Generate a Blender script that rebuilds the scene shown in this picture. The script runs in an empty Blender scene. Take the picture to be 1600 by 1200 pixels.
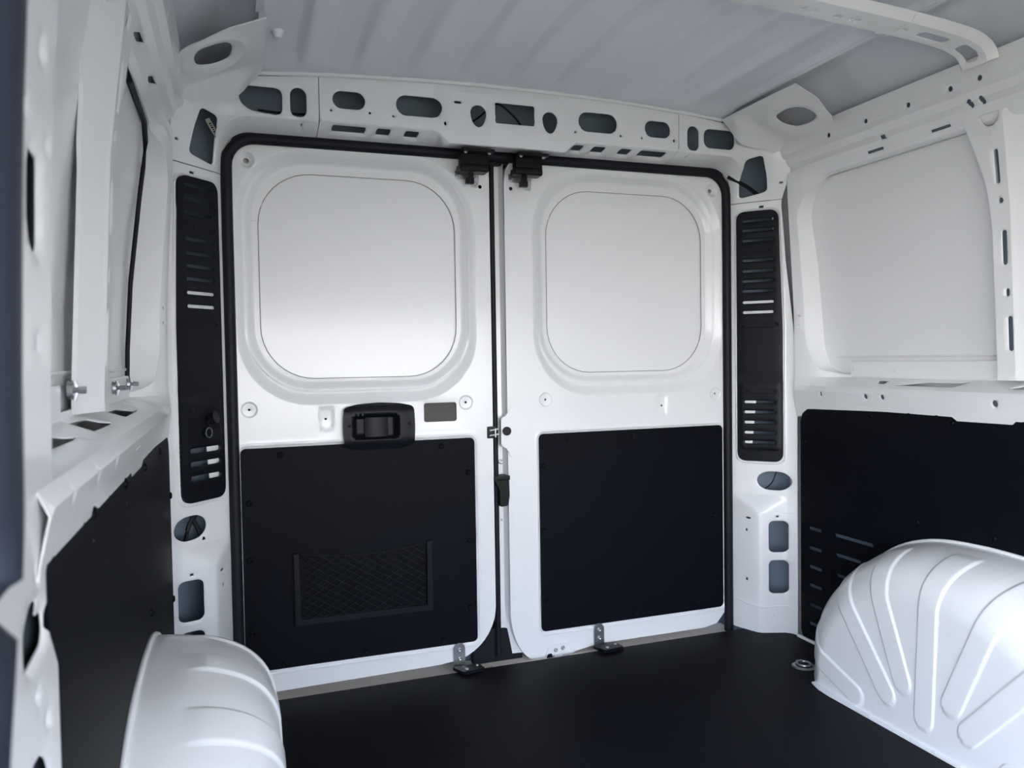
import bpy, bmesh, math, random
import numpy as np
from mathutils import Vector, Matrix
from mathutils.geometry import delaunay_2d_cdt
random.seed(4)
S = bpy.context.scene
C = S.collection
PI = math.pi
# ------------------------------------------------------------------ camera, world, exposure
cam_d = bpy.data.cameras.new('camera'); cam = bpy.data.objects.new('camera', cam_d); C.objects.link(cam); S.camera = cam
cam_d.sensor_width = 36.0; cam_d.lens = 1224.97 / 1600 * 36.0; cam_d.clip_start = 0.02
yaw, pit, rol = 0.341447614, -0.0333081738, -0.0155949299
f_ = Vector((math.sin(yaw)*math.cos(pit), math.cos(yaw)*math.cos(pit), math.sin(pit)))
r_ = Vector((math.cos(yaw), -math.sin(yaw), 0)); u_ = r_.cross(f_)
r2 = math.cos(rol)*r_ + math.sin(rol)*u_; u2 = -math.sin(rol)*r_ + math.cos(rol)*u_
M = Matrix((r2, u2, -f_)).transposed().to_4x4(); M.translation = (-0.7784, -2.2416, 0.9173)
cam.matrix_world = M
cam_d.dof.use_dof = True; cam_d.dof.focus_distance = 2.2; cam_d.dof.aperture_fstop = 7.2

w = bpy.data.worlds.new('overcast_sky'); S.world = w; w.use_nodes = True
nt = w.node_tree; nt.nodes.clear()
tc = nt.nodes.new('ShaderNodeTexCoord'); sx = nt.nodes.new('ShaderNodeSeparateXYZ'); cr = nt.nodes.new('ShaderNodeValToRGB')
bg = nt.nodes.new('ShaderNodeBackground'); wo = nt.nodes.new('ShaderNodeOutputWorld')
nt.links.new(tc.outputs['Generated'], sx.inputs[0]); nt.links.new(sx.outputs[2], cr.inputs[0])
nt.links.new(cr.outputs[0], bg.inputs[0]); nt.links.new(bg.outputs[0], wo.inputs[0])
cr.color_ramp.elements[0].position = 0.0; cr.color_ramp.elements[0].color = (0.73, 0.72, 0.715, 1)
cr.color_ramp.elements[1].position = 0.6; cr.color_ramp.elements[1].color = (0.47, 0.67, 1.0, 1)
bg.inputs[1].default_value = 16.5
S.view_settings.view_transform = 'Standard'; S.view_settings.look = 'None'
S.view_settings.gamma = 1.0; S.view_settings.use_curve_mapping = False
S.view_settings.exposure = 0.0

# ------------------------------------------------------------------ materials
def mat(name, col, rough=.5, metal=0., coat=0., bump=0., bscale=200., var=0., vscale=6., spec=.5):
    m = bpy.data.materials.new(name); m.use_nodes = True; t = m.node_tree; b = t.nodes['Principled BSDF']
    b.inputs['Base Color'].default_value = (*col, 1); b.inputs['Roughness'].default_value = rough
    b.inputs['Metallic'].default_value = metal; b.inputs['Coat Weight'].default_value = coat
    b.inputs['Coat Roughness'].default_value = .14; b.inputs['Specular IOR Level'].default_value = spec
    tcn = t.nodes.new('ShaderNodeTexCoord')
    if bump:
        n = t.nodes.new('ShaderNodeTexNoise'); n.inputs['Scale'].default_value = bscale; n.inputs['Detail'].default_value = 3
        bp = t.nodes.new('ShaderNodeBump'); bp.inputs['Strength'].default_value = bump; bp.inputs['Distance'].default_value = .002
        t.links.new(tcn.outputs['Object'], n.inputs['Vector']); t.links.new(n.outputs['Fac'], bp.inputs['Height'])
        t.links.new(bp.outputs['Normal'], b.inputs['Normal'])
    if var:
        n = t.nodes.new('ShaderNodeTexNoise'); n.inputs['Scale'].default_value = vscale; n.inputs['Detail'].default_value = 5
        mx = t.nodes.new('ShaderNodeMix'); mx.data_type = 'RGBA'
        mx.inputs[6].default_value = (*col, 1); mx.inputs[7].default_value = (*[min(1, c*(1+var)+.002*var) for c in col], 1)
        t.links.new(tcn.outputs['Object'], n.inputs['Vector']); t.links.new(n.outputs['Fac'], mx.inputs[0])
        t.links.new(mx.outputs[2], b.inputs['Base Color'])
    return m
WHITE = mat('white_body_paint', (.82, .825, .835), .34, coat=.45, bump=.03, bscale=260, var=-.03, vscale=3)
ROOFW = mat('white_primer_paint', (.78, .80, .87), .5, coat=.1, bump=.03, bscale=200, var=-.03, vscale=3)
CAVITY = mat('shaded_cavity_paint', (.17, .22, .28), .6, var=-.2)  # body paint darkened so its colour carries the shade inside the cavities
CREAM = mat('cream_sill_paint', (.88, .79, .71), .5, var=-.06, vscale=14)
BLACKP = mat('black_hardboard_lining', (.0022, .0028, .0056), .55, bump=.05, bscale=500, var=.5, vscale=9, spec=.09)
FLOORM = mat('black_textured_floor', (.0040, .0043, .0070), .55, bump=.3, bscale=420, var=.6, vscale=5, spec=.09)
PLAST = mat('black_moulded_plastic', (.0042, .0052, .0090), .42, bump=.05, bscale=600, spec=.2)
RUBBER = mat('black_rubber', (.006, .007, .011), .55, bump=.1, bscale=300, spec=.25)
NEARB = mat('near_rubber_seal', (.012, .018, .035), .6, bump=.15, bscale=300, spec=.5)
SHADEM = mat('post_hole_shade', (.030, .042, .055), .7)  # near black: shade behind the near post's holes, put into the colour
RIVM = mat('black_rivet_plastic', (.0016, .0020, .0040), .45, spec=.12)
SEALANT = mat('grey_sealant', (.30, .29, .27), .6)
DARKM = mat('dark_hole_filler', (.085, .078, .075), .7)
STEEL = mat('zinc_plated_steel', (.55, .56, .58), .32, metal=1.0, var=-.2, vscale=60)
BLKM = mat('black_coated_metal', (.0045, .0045, .007), .40, spec=.2)
GROUND = mat('outside_concrete', (.315, .217, .112), .9, var=-.15, vscale=2)

# ------------------------------------------------------------------ helpers
def tag(o, label=None, cat=None, group=None, kind=None):
    if label: o['label'] = label
    if cat: o['category'] = cat
    if group: o['group'] = group
    if kind: o['kind'] = kind
    return o
def empty(name, loc=(0, 0, 0)):
    o = bpy.data.objects.new(name, None); C.objects.link(o); o.location = loc; o.empty_display_size = .05
    return o
def link(name, me, m, parent=None, loc=None):
    o = bpy.data.objects.new(name, me); C.objects.link(o)
    if m is not None and not me.materials: me.materials.append(m)
    if parent is not None:
        o.parent = parent
        if parent.type == 'EMPTY' and loc is None:
            o.location = -parent.location
    if loc is not None: o.location = loc
    wn = o.modifiers.new('weighted_normal', 'WEIGHTED_NORMAL'); wn.mode = 'FACE_AREA'; wn.weight = 50; wn.keep_sharp = True
    return o
def smooth(a, b, x):
    t = max(0., min(1., (x-a)/(b-a))); return t*t*(3-2*t)
def lerp(a, b, t): return a+(b-a)*t
def interp(x, xs, ys): return float(np.interp(x, xs, ys))
def rrect(x0, x1, z0, z1, r, n=6):
    r = min(r, (x1-x0)/2-1e-5, (z1-z0)/2-1e-5); P = []
    for cx, cz, a0 in ((x1-r, z0+r, -90), (x1-r, z1-r, 0), (x0+r, z1-r, 90), (x0+r, z0+r, 180)):
        for k in range(n+1):
            a = math.radians(a0+90*k/n); P.append((cx+r*math.cos(a), cz+r*math.sin(a)))
    return P
def ell(cx, cz, rx, rz=None, n=14, rot=0):
    rz = rz or rx; c, s = math.cos(rot), math.sin(rot); P = []
    for k in range(n):
        a = 2*PI*k/n; x, y = rx*math.cos(a), rz*math.sin(a); P.append((cx+c*x-s*y, cz+s*x+c*y))
    return P
def rpoly(pts, r, n=5):
    out = []; N = len(pts)
    for i in range(N):
        p0, p, p1 = Vector(pts[i-1]), Vector(pts[i]), Vector(pts[(i+1) % N])
        a = (p0-p); b = (p1-p); rr = min(r, a.length*.48, b.length*.48)
        A = p+a.normalized()*rr; B = p+b.normalized()*rr
        for k in range(n+1):
            t = k/n; q = (1-t)**2*A+2*t*(1-t)*p+t*t*B; out.append((q.x, q.y))
    return out
def resample(P, step):
    out = []
    for i in range(len(P)):
        a, b = Vector(P[i]), Vector(P[(i+1) % len(P)]); n = max(1, int(math.ceil((b-a).length/step)))
        for k in range(n):
            q = a.lerp(b, k/n); out.append((q.x, q.y))
    return out
def offset(P, d):
    a = np.array(P); area = 0.5*np.sum(a[:, 0]*np.roll(a[:, 1], -1)-np.roll(a[:, 0], -1)*a[:, 1])
    t = np.roll(a, -1, 0)-np.roll(a, 1, 0); t /= np.linalg.norm(t, axis=1)[:, None]+1e-12
    n = np.stack([t[:, 1], -t[:, 0]], 1)*(1 if area > 0 else -1)
    return [tuple(q) for q in a+n*d]
def sdf_rr(x, z, x0, x1, z0, z1, r):
    qx = abs(x-(x0+x1)/2)-(x1-x0)/2+r; qz = abs(z-(z0+z1)/2)-(z1-z0)/2+r
    return math.hypot(max(qx, 0), max(qz, 0))+min(max(qx, qz), 0)-r
def inpoly(pts, P):
    x, y = pts[:, 0], pts[:, 1]; ins = np.zeros(len(pts), bool); Q = np.array(P)
    for i in range(len(Q)):
        x1, y1 = Q[i-1]; x2, y2 = Q[i]
        if y1 == y2: continue
        c = ((y1 > y) != (y2 > y)) & (x < (x2-x1)*(y-y1)/(y2-y1)+x1); ins ^= c
    return ins
def sheet(name, outer, fn, m, parent=None, holes=(), contours=(), step=.03, thick=.0015, flip=False, skirt=0., lip=.002, lipw=.004, rs=None, loc=None):
    """pressed sheet: flat outline + holes in (u,v), mapped to space by fn; every hole gets a rolled edge"""
    rs = rs or step
    loops = [resample(outer, rs)]+[resample(h, rs) for h in holes]
    cons = []
    for h in loops[1:]:
        if lipw: cons.append(offset(h, lipw))
    cons += [resample(c, rs) for c in contours]
    V2, E2, tagv = [], [], []
    for li, L in enumerate(loops+cons):
        b = len(V2); V2 += [Vector(p) for p in L]; E2 += [(b+i, b+(i+1) % len(L)) for i in range(len(L))]
    A = np.array([tuple(v) for v in V2]); x0, y0 = A.min(0); x1, y1 = A.max(0)
    gx, gy = np.meshgrid(np.arange(x0+step*.5, x1, step), np.arange(y0+step*.5, y1, step)); G = np.stack([gx.ravel(), gy.ravel()], 1)
    if len(G):
        ins = inpoly(G, loops[0])
        for h in loops[1:]: ins &= ~inpoly(G, h)
        G = G[ins]
        if len(G):
            d = np.min(((G[:, None, :]-A[None])**2).sum(2), 1) if len(G)*len(A) < 3e7 else np.ones(len(G))
            G = G[d > (step*.3)**2]
        V2 += [Vector(p) for p in G]
    vo, eo, fo, ov, oe, of = delaunay_2d_cdt(V2, E2, [], 0, 1e-6)
    P = np.array([tuple(v) for v in vo]); cen = np.array([P[list(f)].mean(0) for f in fo])
    keep = inpoly(cen, loops[0])
    for h in loops[1:]: keep &= ~inpoly(cen, h)
    nout = len(loops[0]); nh = sum(len(l) for l in loops[1:])
    ishole = [any(nout <= k < nout+nh for k in o_) for o_ in ov]
    isout = [any(k < nout for k in o_) for o_ in ov]
    p3 = [Vector(fn(float(p[0]), float(p[1]))) for p in P]
    bm = bmesh.new(); vs = [bm.verts.new(p) for p in p3]
    for f, k in zip(fo, keep):
        if k:
            q = [vs[i] for i in f]
            if flip: q.reverse()
            try: bm.faces.new(q)
            except ValueError: pass
    bm.normal_update()
    nrm = [v.normal.copy() for v in vs]
    for i, v in enumerate(vs):
        if ishole[i] and lip: v.co -= nrm[i]*lip
    bm.verts.index_update()
    be = [e for e in bm.edges if len(e.link_faces) == 1]
    front = list(bm.faces)
    for f in front: f.smooth = True
    bmap = {}
    def back(v):
        if v not in bmap:
            i = v.index; t = skirt if (skirt and isout[i]) else thick
            bmap[v] = bm.verts.new(v.co-nrm[i]*t)
        return bmap[v]
    fmap = {}
    def dup(v):
        if v not in fmap: fmap[v] = bm.verts.new(v.co)
        return fmap[v]
    rims = []
    for e in be:
        f = e.link_faces[0]; a, b = e.verts
        for l in f.loops:
            if l.edge == e: a, b = l.vert, l.link_loop_next.vert
        rims.append((a, b))
    for a, b in rims:
        q = bm.faces.new((dup(b), dup(a), back(a), back(b))); q.smooth = True
    if not skirt:
        bm.verts.index_update()
        bb = {}
        for f in front:
            L = []
            for v in reversed(f.verts):
                if v not in bb: bb[v] = bm.verts.new(v.co-v.normal*thick)
                L.append(bb[v])
            q = bm.faces.new(L); q.smooth = True
    for v in [v for v in bm.verts if not v.link_faces]: bm.verts.remove(v)
    me = bpy.data.meshes.new(name); bm.to_mesh(me); bm.free()
    return link(name, me, m, parent, loc)
def mesh_from(bm, name, m, parent=None, smoothdeg=35, loc=None):
    bm.normal_update(); me = bpy.data.meshes.new(name); bm.to_mesh(me); bm.free()
    for p in me.polygons: p.use_smooth = True
    me.set_sharp_from_angle(angle=math.radians(smoothdeg))
    return link(name, me, m, parent, loc)
def addbox(bm, c, s, bev=0., rot=None, seg=2):
    r = bmesh.ops.create_cube(bm, size=1.0); vs = r['verts']
    bmesh.ops.scale(bm, vec=Vector(s), verts=vs)
    if bev:
        es = list({e for v in vs for e in v.link_edges}); rb = bmesh.ops.bevel(bm, geom=es, offset=bev, segments=seg, affect='EDGES', profile=.6)
        vs = list({v for f in rb['faces'] for v in f.verts} | {v for v in vs if v.is_valid})
    if rot is not None: bmesh.ops.rotate(bm, cent=(0, 0, 0), matrix=rot, verts=vs)
    bmesh.ops.translate(bm, vec=Vector(c), verts=vs)
    return vs
def box(name, c, s, m, parent=None, bev=.002, rot=None):
    bm = bmesh.new(); addbox(bm, c, s, bev, rot); return mesh_from(bm, name, m, parent)
def addcyl(bm, p0, p1, r, r1=None, n=16, bev=0.):
    p0, p1 = Vector(p0), Vector(p1); d = p1-p0
    q = bmesh.ops.create_cone(bm, cap_ends=True, cap_tris=False, segments=n, radius1=r, radius2=r if r1 is None else r1, depth=d.length)
    vs = q['verts']
    bmesh.ops.rotate(bm, cent=(0, 0, 0), matrix=Vector((0, 0, 1)).rotation_difference(d.normalized()).to_matrix(), verts=vs)
    bmesh.ops.translate(bm, vec=(p0+p1)/2, verts=vs); return vs
def cyl(name, p0, p1, r, m, parent=None, r1=None, n=16):
    bm = bmesh.new(); addcyl(bm, p0, p1, r, r1, n); return mesh_from(bm, name, m, parent)
def prism(name, P, d0, d1, fn, m, parent=None, bev=0.):
    """closed outline P in (u,v) given thickness from d0 to d1; fn(u,v,d)->xyz"""
    bm = bmesh.new(); a = [bm.verts.new(fn(u, v, d0)) for u, v in P]; b = [bm.verts.new(fn(u, v, d1)) for u, v in P]
    n = len(P); ft = bm.faces.new(a[::-1]); fb = bm.faces.new(b)
    for i in range(n): bm.faces.new((a[i], a[(i+1) % n], b[(i+1) % n], b[i]))
    if bev:
        es = [e for e in fb.edges]+[e for e in ft.edges]
        bmesh.ops.bevel(bm, geom=es, offset=bev, segments=2, affect='EDGES')
    bmesh.ops.recalc_face_normals(bm, faces=bm.faces[:])
    return mesh_from(bm, name, m, parent, 30)
def tube(name, pts, r, m, parent=None, n=10, closed=False, sx=1., up=None, capped=True):
    pts = [Vector(p) for p in pts]; bm = bmesh.new(); rings = []; N = len(pts)
    for i, p in enumerate(pts):
        a = pts[(i-1) % N] if (closed or i) else p; b = pts[(i+1) % N] if (closed or i < N-1) else p
        t = (b-a).normalized(); u = Vector(up) if up else Vector((0, 0, 1))
        if abs(t.dot(u)) > .95: u = Vector((1, 0, 0))
        s = t.cross(u).normalized(); u = s.cross(t)
        rings.append([bm.verts.new(p+s*(math.cos(2*PI*k/n)*r*sx)+u*(math.sin(2*PI*k/n)*r)) for k in range(n)])
    for i in range(N if closed else N-1):
        A, B = rings[i], rings[(i+1) % N]
        for k in range(n): bm.faces.new((A[k], A[(k+1) % n], B[(k+1) % n], B[k]))
    if not closed and capped: bm.faces.new(rings[0][::-1]); bm.faces.new(rings[-1])
    bmesh.ops.recalc_face_normals(bm, faces=bm.faces[:])
    return mesh_from(bm, name, m, parent, 50)
def grid(name, fn, nu, nv, m, parent=None, flip=False, deg=60):
    bm = bmesh.new(); g = [[bm.verts.new(fn(i/nu, j/nv)) for j in range(nv+1)] for i in range(nu+1)]
    for i in range(nu):
        for j in range(nv):
            q = (g[i][j], g[i+1][j], g[i+1][j+1], g[i][j+1])
            try: bm.faces.new(q[::-1] if flip else q)
            except ValueError: pass
    return mesh_from(bm, name, m, parent, deg)
_riv = {}
def rivet_mesh(m, r=.0062, h=.0035):
    k = (m.name, r, h)
    if k not in _riv:
        bm = bmesh.new(); n = 12; prof = [(r, 0), (r*.95, h*.5), (r*.7, h*.9), (r*.45, h), (r*.38, h*.75)]
        rings = [[bm.verts.new((rr*math.cos(2*PI*i/n), rr*math.sin(2*PI*i/n), z)) for i in range(n)] for rr, z in prof]
        for a, b in zip(rings, rings[1:]):
            for i in range(n): bm.faces.new((a[i], a[(i+1) % n], b[(i+1) % n], b[i]))
        bm.faces.new(rings[-1]); bm.normal_update()
        me = bpy.data.meshes.new('rivet'); bm.to_mesh(me); bm.free(); me.materials.append(m)
        for p in me.polygons: p.use_smooth = True
        _riv[k] = me
    return _riv[k]
def rivet(p, nrm, m, parent, name='rivet', r=.0062, h=.0035):
    o = bpy.data.objects.new(name, rivet_mesh(m, r, h)); C.objects.link(o)
    o.rotation_mode = 'QUATERNION'; o.rotation_quaternion = Vector((0, 0, 1)).rotation_difference(Vector(nrm).normalized())
    o.parent = parent; off = parent.location if parent.type == 'EMPTY' else Vector((0, 0, 0))
    o.location = Vector(p)-off
    return o

# ------------------------------------------------------------------ outside ground (light bounces from it through the openings)
gr = grid('ground', lambda u, v: (lerp(-14, 14, u), lerp(-16, 12, v), -.62), 2, 2, GROUND); tag(gr, kind='structure')

# ------------------------------------------------------------------ rear frame surface
ZO, XO, RC = 1.530, .795, .075
def ring(x, z):
    ax = abs(x); cx, cz = XO-RC, ZO-RC; zo = ZO
    if ax <= cx: d = z-zo; t = 1.
    elif z <= cz: d = ax-XO; t = 0.
    else:
        d = math.hypot(ax-cx, z-cz)-RC; t = smooth(.15, .85, math.atan2(z-cz, ax-cx)/(PI/2))
    dd = max(d, 0)
    hd = -(.008+.092*smooth(-.006, .024, dd) ** 1.2)
    up = interp(dd, [0, .004, .015, .118, .126, .15], [-.004, -.012, -.025, -.137, -.150, -.185])
    lo = interp(dd, [0, .008, .034, .042, .122, .130, .15], [-.004, -.030, -.098, -.107, -.137, -.150, -.185])
    pd = max(lo, up-1.05*max(0, .452-z))
    y = lerp(pd, hd, t)
    y -= .042*smooth(.76, .86, ax)*smooth(1.39, 1.50, z)
    return (x, y, z)
def xs(s): return .81+.68*s            # distance along the slanted pillar face -> x
def hdtop(x): return 1.686-.034*(x/.75)**2
wr = empty('wall_rear', (0, -.1, 1.53)); tag(wr, kind='structure')
# header between the corner pieces
def hc(x0, x1, z0, z1, r=.03): return rrect(x0, x1, z0, z1, r)
HO = [hc(-.511, -.424, 1.590, 1.637, .0235), hc(-.340, -.213, 1.587, 1.642, .027), ell(-.108, 1.607, .024, .024, 20),
      rrect(-.058, .062, 1.592, 1.643, .005), ell(.110, 1.607, .024, .024, 20), hc(.206, .333, 1.587, 1.645, .028), hc(.428, .517, 1.588, 1.638, .0235),
      rrect(-.178, -.158, 1.630, 1.637, .003), ell(-.515, 1.583, .0035), ell(-.412, 1.585, .0035), ell(-.348, 1.582, .0035), ell(-.205, 1.583, .0035),
      ell(.195, 1.583, .0035), ell(.345, 1.583, .0035), ell(.418, 1.583, .0035), ell(.530, 1.583, .0045)]
LS = [(-.511, -.420), (-.391, -.352), (-.312, -.272), (.197, .232), (.262, .305), (.353, .393), (.422, .515)]
HO += [rrect(a, b, 1.5385, 1.5465, .004) for a, b in LS]
top = [(x, hdtop(x)) for x in np.linspace(.545, -.545, 25)]
bot = [(-.545, ZO), (.545, ZO)]
def hdf(x, z):
    # a raised box in the middle of the header carries the catches
    bx = smooth(-.235, -.190, x)*smooth(.200, .155, x)
    p = ring(x, z); d = z-ZO
    return (x, p[1]-.010*bx*smooth(.005, .020, d)*smooth(1.68, 1.655, z), z+interp(d, [0, .020, .027, .070], [0, -.033, -.036, 0])*bx)
    return ring(x, z)
hcont = [rrect(-.54, .54, ZO+a, ZO+b, .002, 2) for a, b in ((.004, .009), (.014, .020), (.026, .034))]
sheet('header_rail', bot+top, hdf, WHITE, wr, HO, [rrect(-.54, .54, 1.5335, 1.5505, .001, 2), rrect(-.54, .54, 1.5365, 1.5545, .001, 2), rrect(-.235, .200, 1.532, 1.664, .002, 2), rrect(-.190, .155, 1.531, 1.662, .002, 2), rrect(-.54, .54, 1.557, 1.5575, .0001, 1), rrect(-.54, .54, 1.600, 1.6005, .0001, 1)], step=.02, lip=.003, lipw=.005, thick=.003)
tube('roof_hem', [(x, -.104, hdtop(x)+.003) for x in np.linspace(-.70, .70, 40)], .006, WHITE, wr, 8)
for s in (-1, 1):
    # corner piece: header end, rounded corner, top of the pillar
    arc = [((XO-RC)+RC*math.cos(a), (ZO-RC)+RC*math.sin(a)) for a in np.linspace(PI/2, 0, 8)]
    out = [(.547, ZO)]+arc+[(XO, 1.417), (.905, 1.417), (.905, 1.50), (.885, 1.57), (.868, 1.60), (.80, 1.645), (.74, hdtop(.74)-.004), (.547, hdtop(.547))]
    hl = [rpoly([(.639, 1.628), (.735, 1.628), (.748, 1.60), (.742, 1.582), (.722, 1.566), (.655, 1.556), (.640, 1.566)], .022),
          rrect(.578, .620, 1.556, 1.634, .021),
          rpoly([(.797, 1.543), (.835, 1.553), (.852, 1.505), (.868, 1.443), (.812, 1.430), (.804, 1.50)], .012),
          ell(.590, 1.543, .002), rrect(.888, .896, 1.462, 1.468, .002)]
    if s > 0: hl[0] = rrect(.638, .752, 1.570, 1.630, .022)
    rim = [[(x, z) for x, z in arc2] for arc2 in []]
    cs = []
    for o_ in (.006, .012, .020, .028):
        a2 = [((XO-RC)+(RC+o_)*math.cos(a), (ZO-RC)+(RC+o_)*math.sin(a)) for a in np.linspace(PI/2, 0, 10)]
        cs.append([(.552, ZO+o_)]+a2+[(XO+o_, 1.42), (XO+o_+.0008, 1.42)]+[((XO-RC)+(RC+o_+.0008)*math.cos(a), (ZO-RC)+(RC+o_+.0008)*math.sin(a)) for a in np.linspace(0, PI/2, 10)]+[(.552, ZO+o_+.0008)])
    sheet('corner_panel', out, (lambda x, z, s=s: (lambda p: (s*p[0], p[1], p[2]))(ring(x, z))), WHITE, wr, hl, cs, step=.018, lip=.003, lipw=.005, thick=.003, flip=(s < 0))
    # pillar
    out = [(XO, .0), (.935, .0), (.935, .9), (.918, 1.20), (.905, 1.415), (XO, 1.415)]
    ph = [rpoly([(xs(.012), 1.376), (xs(.112), 1.376), (xs(.126), 1.115), (xs(.012), 1.115)], .012),
          rpoly([(xs(.06), .775), (xs(.132), .775), (xs(.132), .600), (xs(.045), .600)], .012),
          rrect(xs(.058)+.002 if s > 0 else .853, .926 if s > 0 else .925, .468, .530, .030),
          rrect(.862, .920, .266, .370, .016), rrect(.862, .920, .130, .240, .016),
          rrect(.885, .893, .381, .387, .001), ell(.817, .375, .0035), rrect(.8135, .8162, .330, .339, .0005), rrect(.8135, .8162, .165, .174, .0005),
          rrect(.858, .868, 1.394, 1.402, .001)]
    pc = [rrect(XO+a, .93, z0, z1, .001, 1) for a, z0, z1 in ((.010, .012, .395), (.036, .014, .390))]
    pc += [offset(rpoly([(xs(0), 1.385), (xs(.133), 1.385), (xs(.147), 1.0), (xs(.147), .565), (xs(0), .565)], .022), .004)]
    sheet('rear_pillar', out, (lambda x, z, s=s: (lambda p: (s*p[0], p[1], p[2]))(ring(x, z))), WHITE, wr, ph, pc+[rrect(XO+.002, .933, .452, .4524, .0001, 1), rrect(XO+.002, .933, .396, .3964, .0001, 1)], step=.012, lip=.002, lipw=.004, thick=.002, flip=(s < 0))
    # bottom cover plate joint + weld dimples
    tube('panel_joint', [(s*x, ring(x, z)[1]-.002, z) for x, z in ((.80, .098), (.815, .088), (.835, .084), (.88, .088), (.915, .090), (.93, .080))], .0022, WHITE, wr, 6)
    rivet((s*.878, ring(.878, .062)[1]-.001, .062), (-s*.3, -1, 0), WHITE, wr, 'stud', .006, .002)
    # raised frame bead around the vent trim
    P = rpoly([(xs(-.004), 1.392), (xs(.137), 1.392), (xs(.152), 1.0), (xs(.152), .556), (xs(-.004), .556)], .026, 6)
    tube('trim_bead', [(s*x, ring(x, z)[1]-.001, z) for x, z in resample(P, .03)], .0035, WHITE, wr, 6, closed=True)
    # cavity back wall of the pillar and inner reinforcement seen through the holes
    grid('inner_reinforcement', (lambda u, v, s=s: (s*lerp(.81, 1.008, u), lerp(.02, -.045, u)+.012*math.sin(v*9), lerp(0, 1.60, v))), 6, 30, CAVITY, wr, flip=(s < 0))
# back of the header cavity
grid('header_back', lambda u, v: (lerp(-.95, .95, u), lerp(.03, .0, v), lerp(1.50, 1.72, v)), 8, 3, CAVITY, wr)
# barcode sticker and wiring seen through the left corner hole
bm = bmesh.new()
addbox(bm, (0, 0, 0), (.012, .0006, .055)); st = mesh_from(bm, 'sticker', mat('white_sticker', (.7, .7, .7), .5), wr, loc=Vector((-.812, -.045, 1.525))-wr.location)
st.rotation_euler = (0, math.radians(-28), 0)
for k in range(6): 
    o = box('sticker_bar', (0, 0, 0), (.006, .0006, .002+.001*(k % 2)), BLKM, st, 0); o.location = (0, -.0008, -.014+.0055*k)

grid('rear_skin', lambda u, v: (lerp(-1.04, 1.04, u), .085, lerp(-.06, 1.76, v)), 2, 2, CAVITY, wr)
# ------------------------------------------------------------------ rubber seal round the door opening
sx0, sz0, sr = .782, 1.517, .075
sp = []
for z in np.linspace(-.02, sz0-sr, 14)[:-1]: sp.append((sx0+.001, -.006, z))
sp += [(sx0-sr+sr*math.cos(a), -.006, sz0-sr+sr*math.sin(a)) for a in np.linspace(0, PI/2, 8)]
sp = sp+[(x, -.006, 1.517) for x in np.linspace(.60, -.60, 18)]+[(-p[0], p[1], p[2]) for p in sp[::-1]]
seal = tube('door_seal', sp, .0150, RUBBER, None, 10, up=(0, 1, 0))
tag(seal, 'black rubber seal running round the rear door opening', 'seal')
flange = tube('seal_lip', [(p[0]*1.009 if abs(p[0]) > .7 else p[0], -.012, p[2]+(.013 if p[2] > 1.5 else 0)) for p in sp], .004, RUBBER, seal, 6, up=(0, 1, 0))

# ------------------------------------------------------------------ doors
WRO = (-.765, -.092, .797, 1.500, .19)   # window pressing, left door (mirrored for the right one)
WRM = (-.731, -.121, .846, 1.474, .165)
WRS = (-.704, -.146, .868, 1.438, .145)
LP = (-.769, -.101, .062, .684, .018)
def doory(x, z):
    y = 0.
    d = sdf_rr(x, z, *WRO); y += .017*smooth(0, -.026, d)
    d = sdf_rr(x, z, *WRM); y += .010*smooth(.004, -.010, d); y -= .0028*math.exp(-((d-.010)/.004)**2)
    d = sdf_rr(x, z, *LP); y += .005*smooth(.004, -.002, d); y -= .002*math.exp(-((d-.006)/.003)**2)
    for cx, cz in ((-.740, .787), (-.128, .787)):
        d = math.hypot(x-cx, z-cz); y += .003*smooth(.0215, .0185, d)
    d = math.hypot(x+.731, z-1.461); y += .012*smooth(.021, .012, d)
    d = sdf_rr(x, z, -.555, -.515, .722, .786, .006); y += .004*smooth(.002, -.004, d)
    return y
def cring(cx, cz, rs_): return [ell(cx, cz, r, r, 24) for r in rs_]
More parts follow.
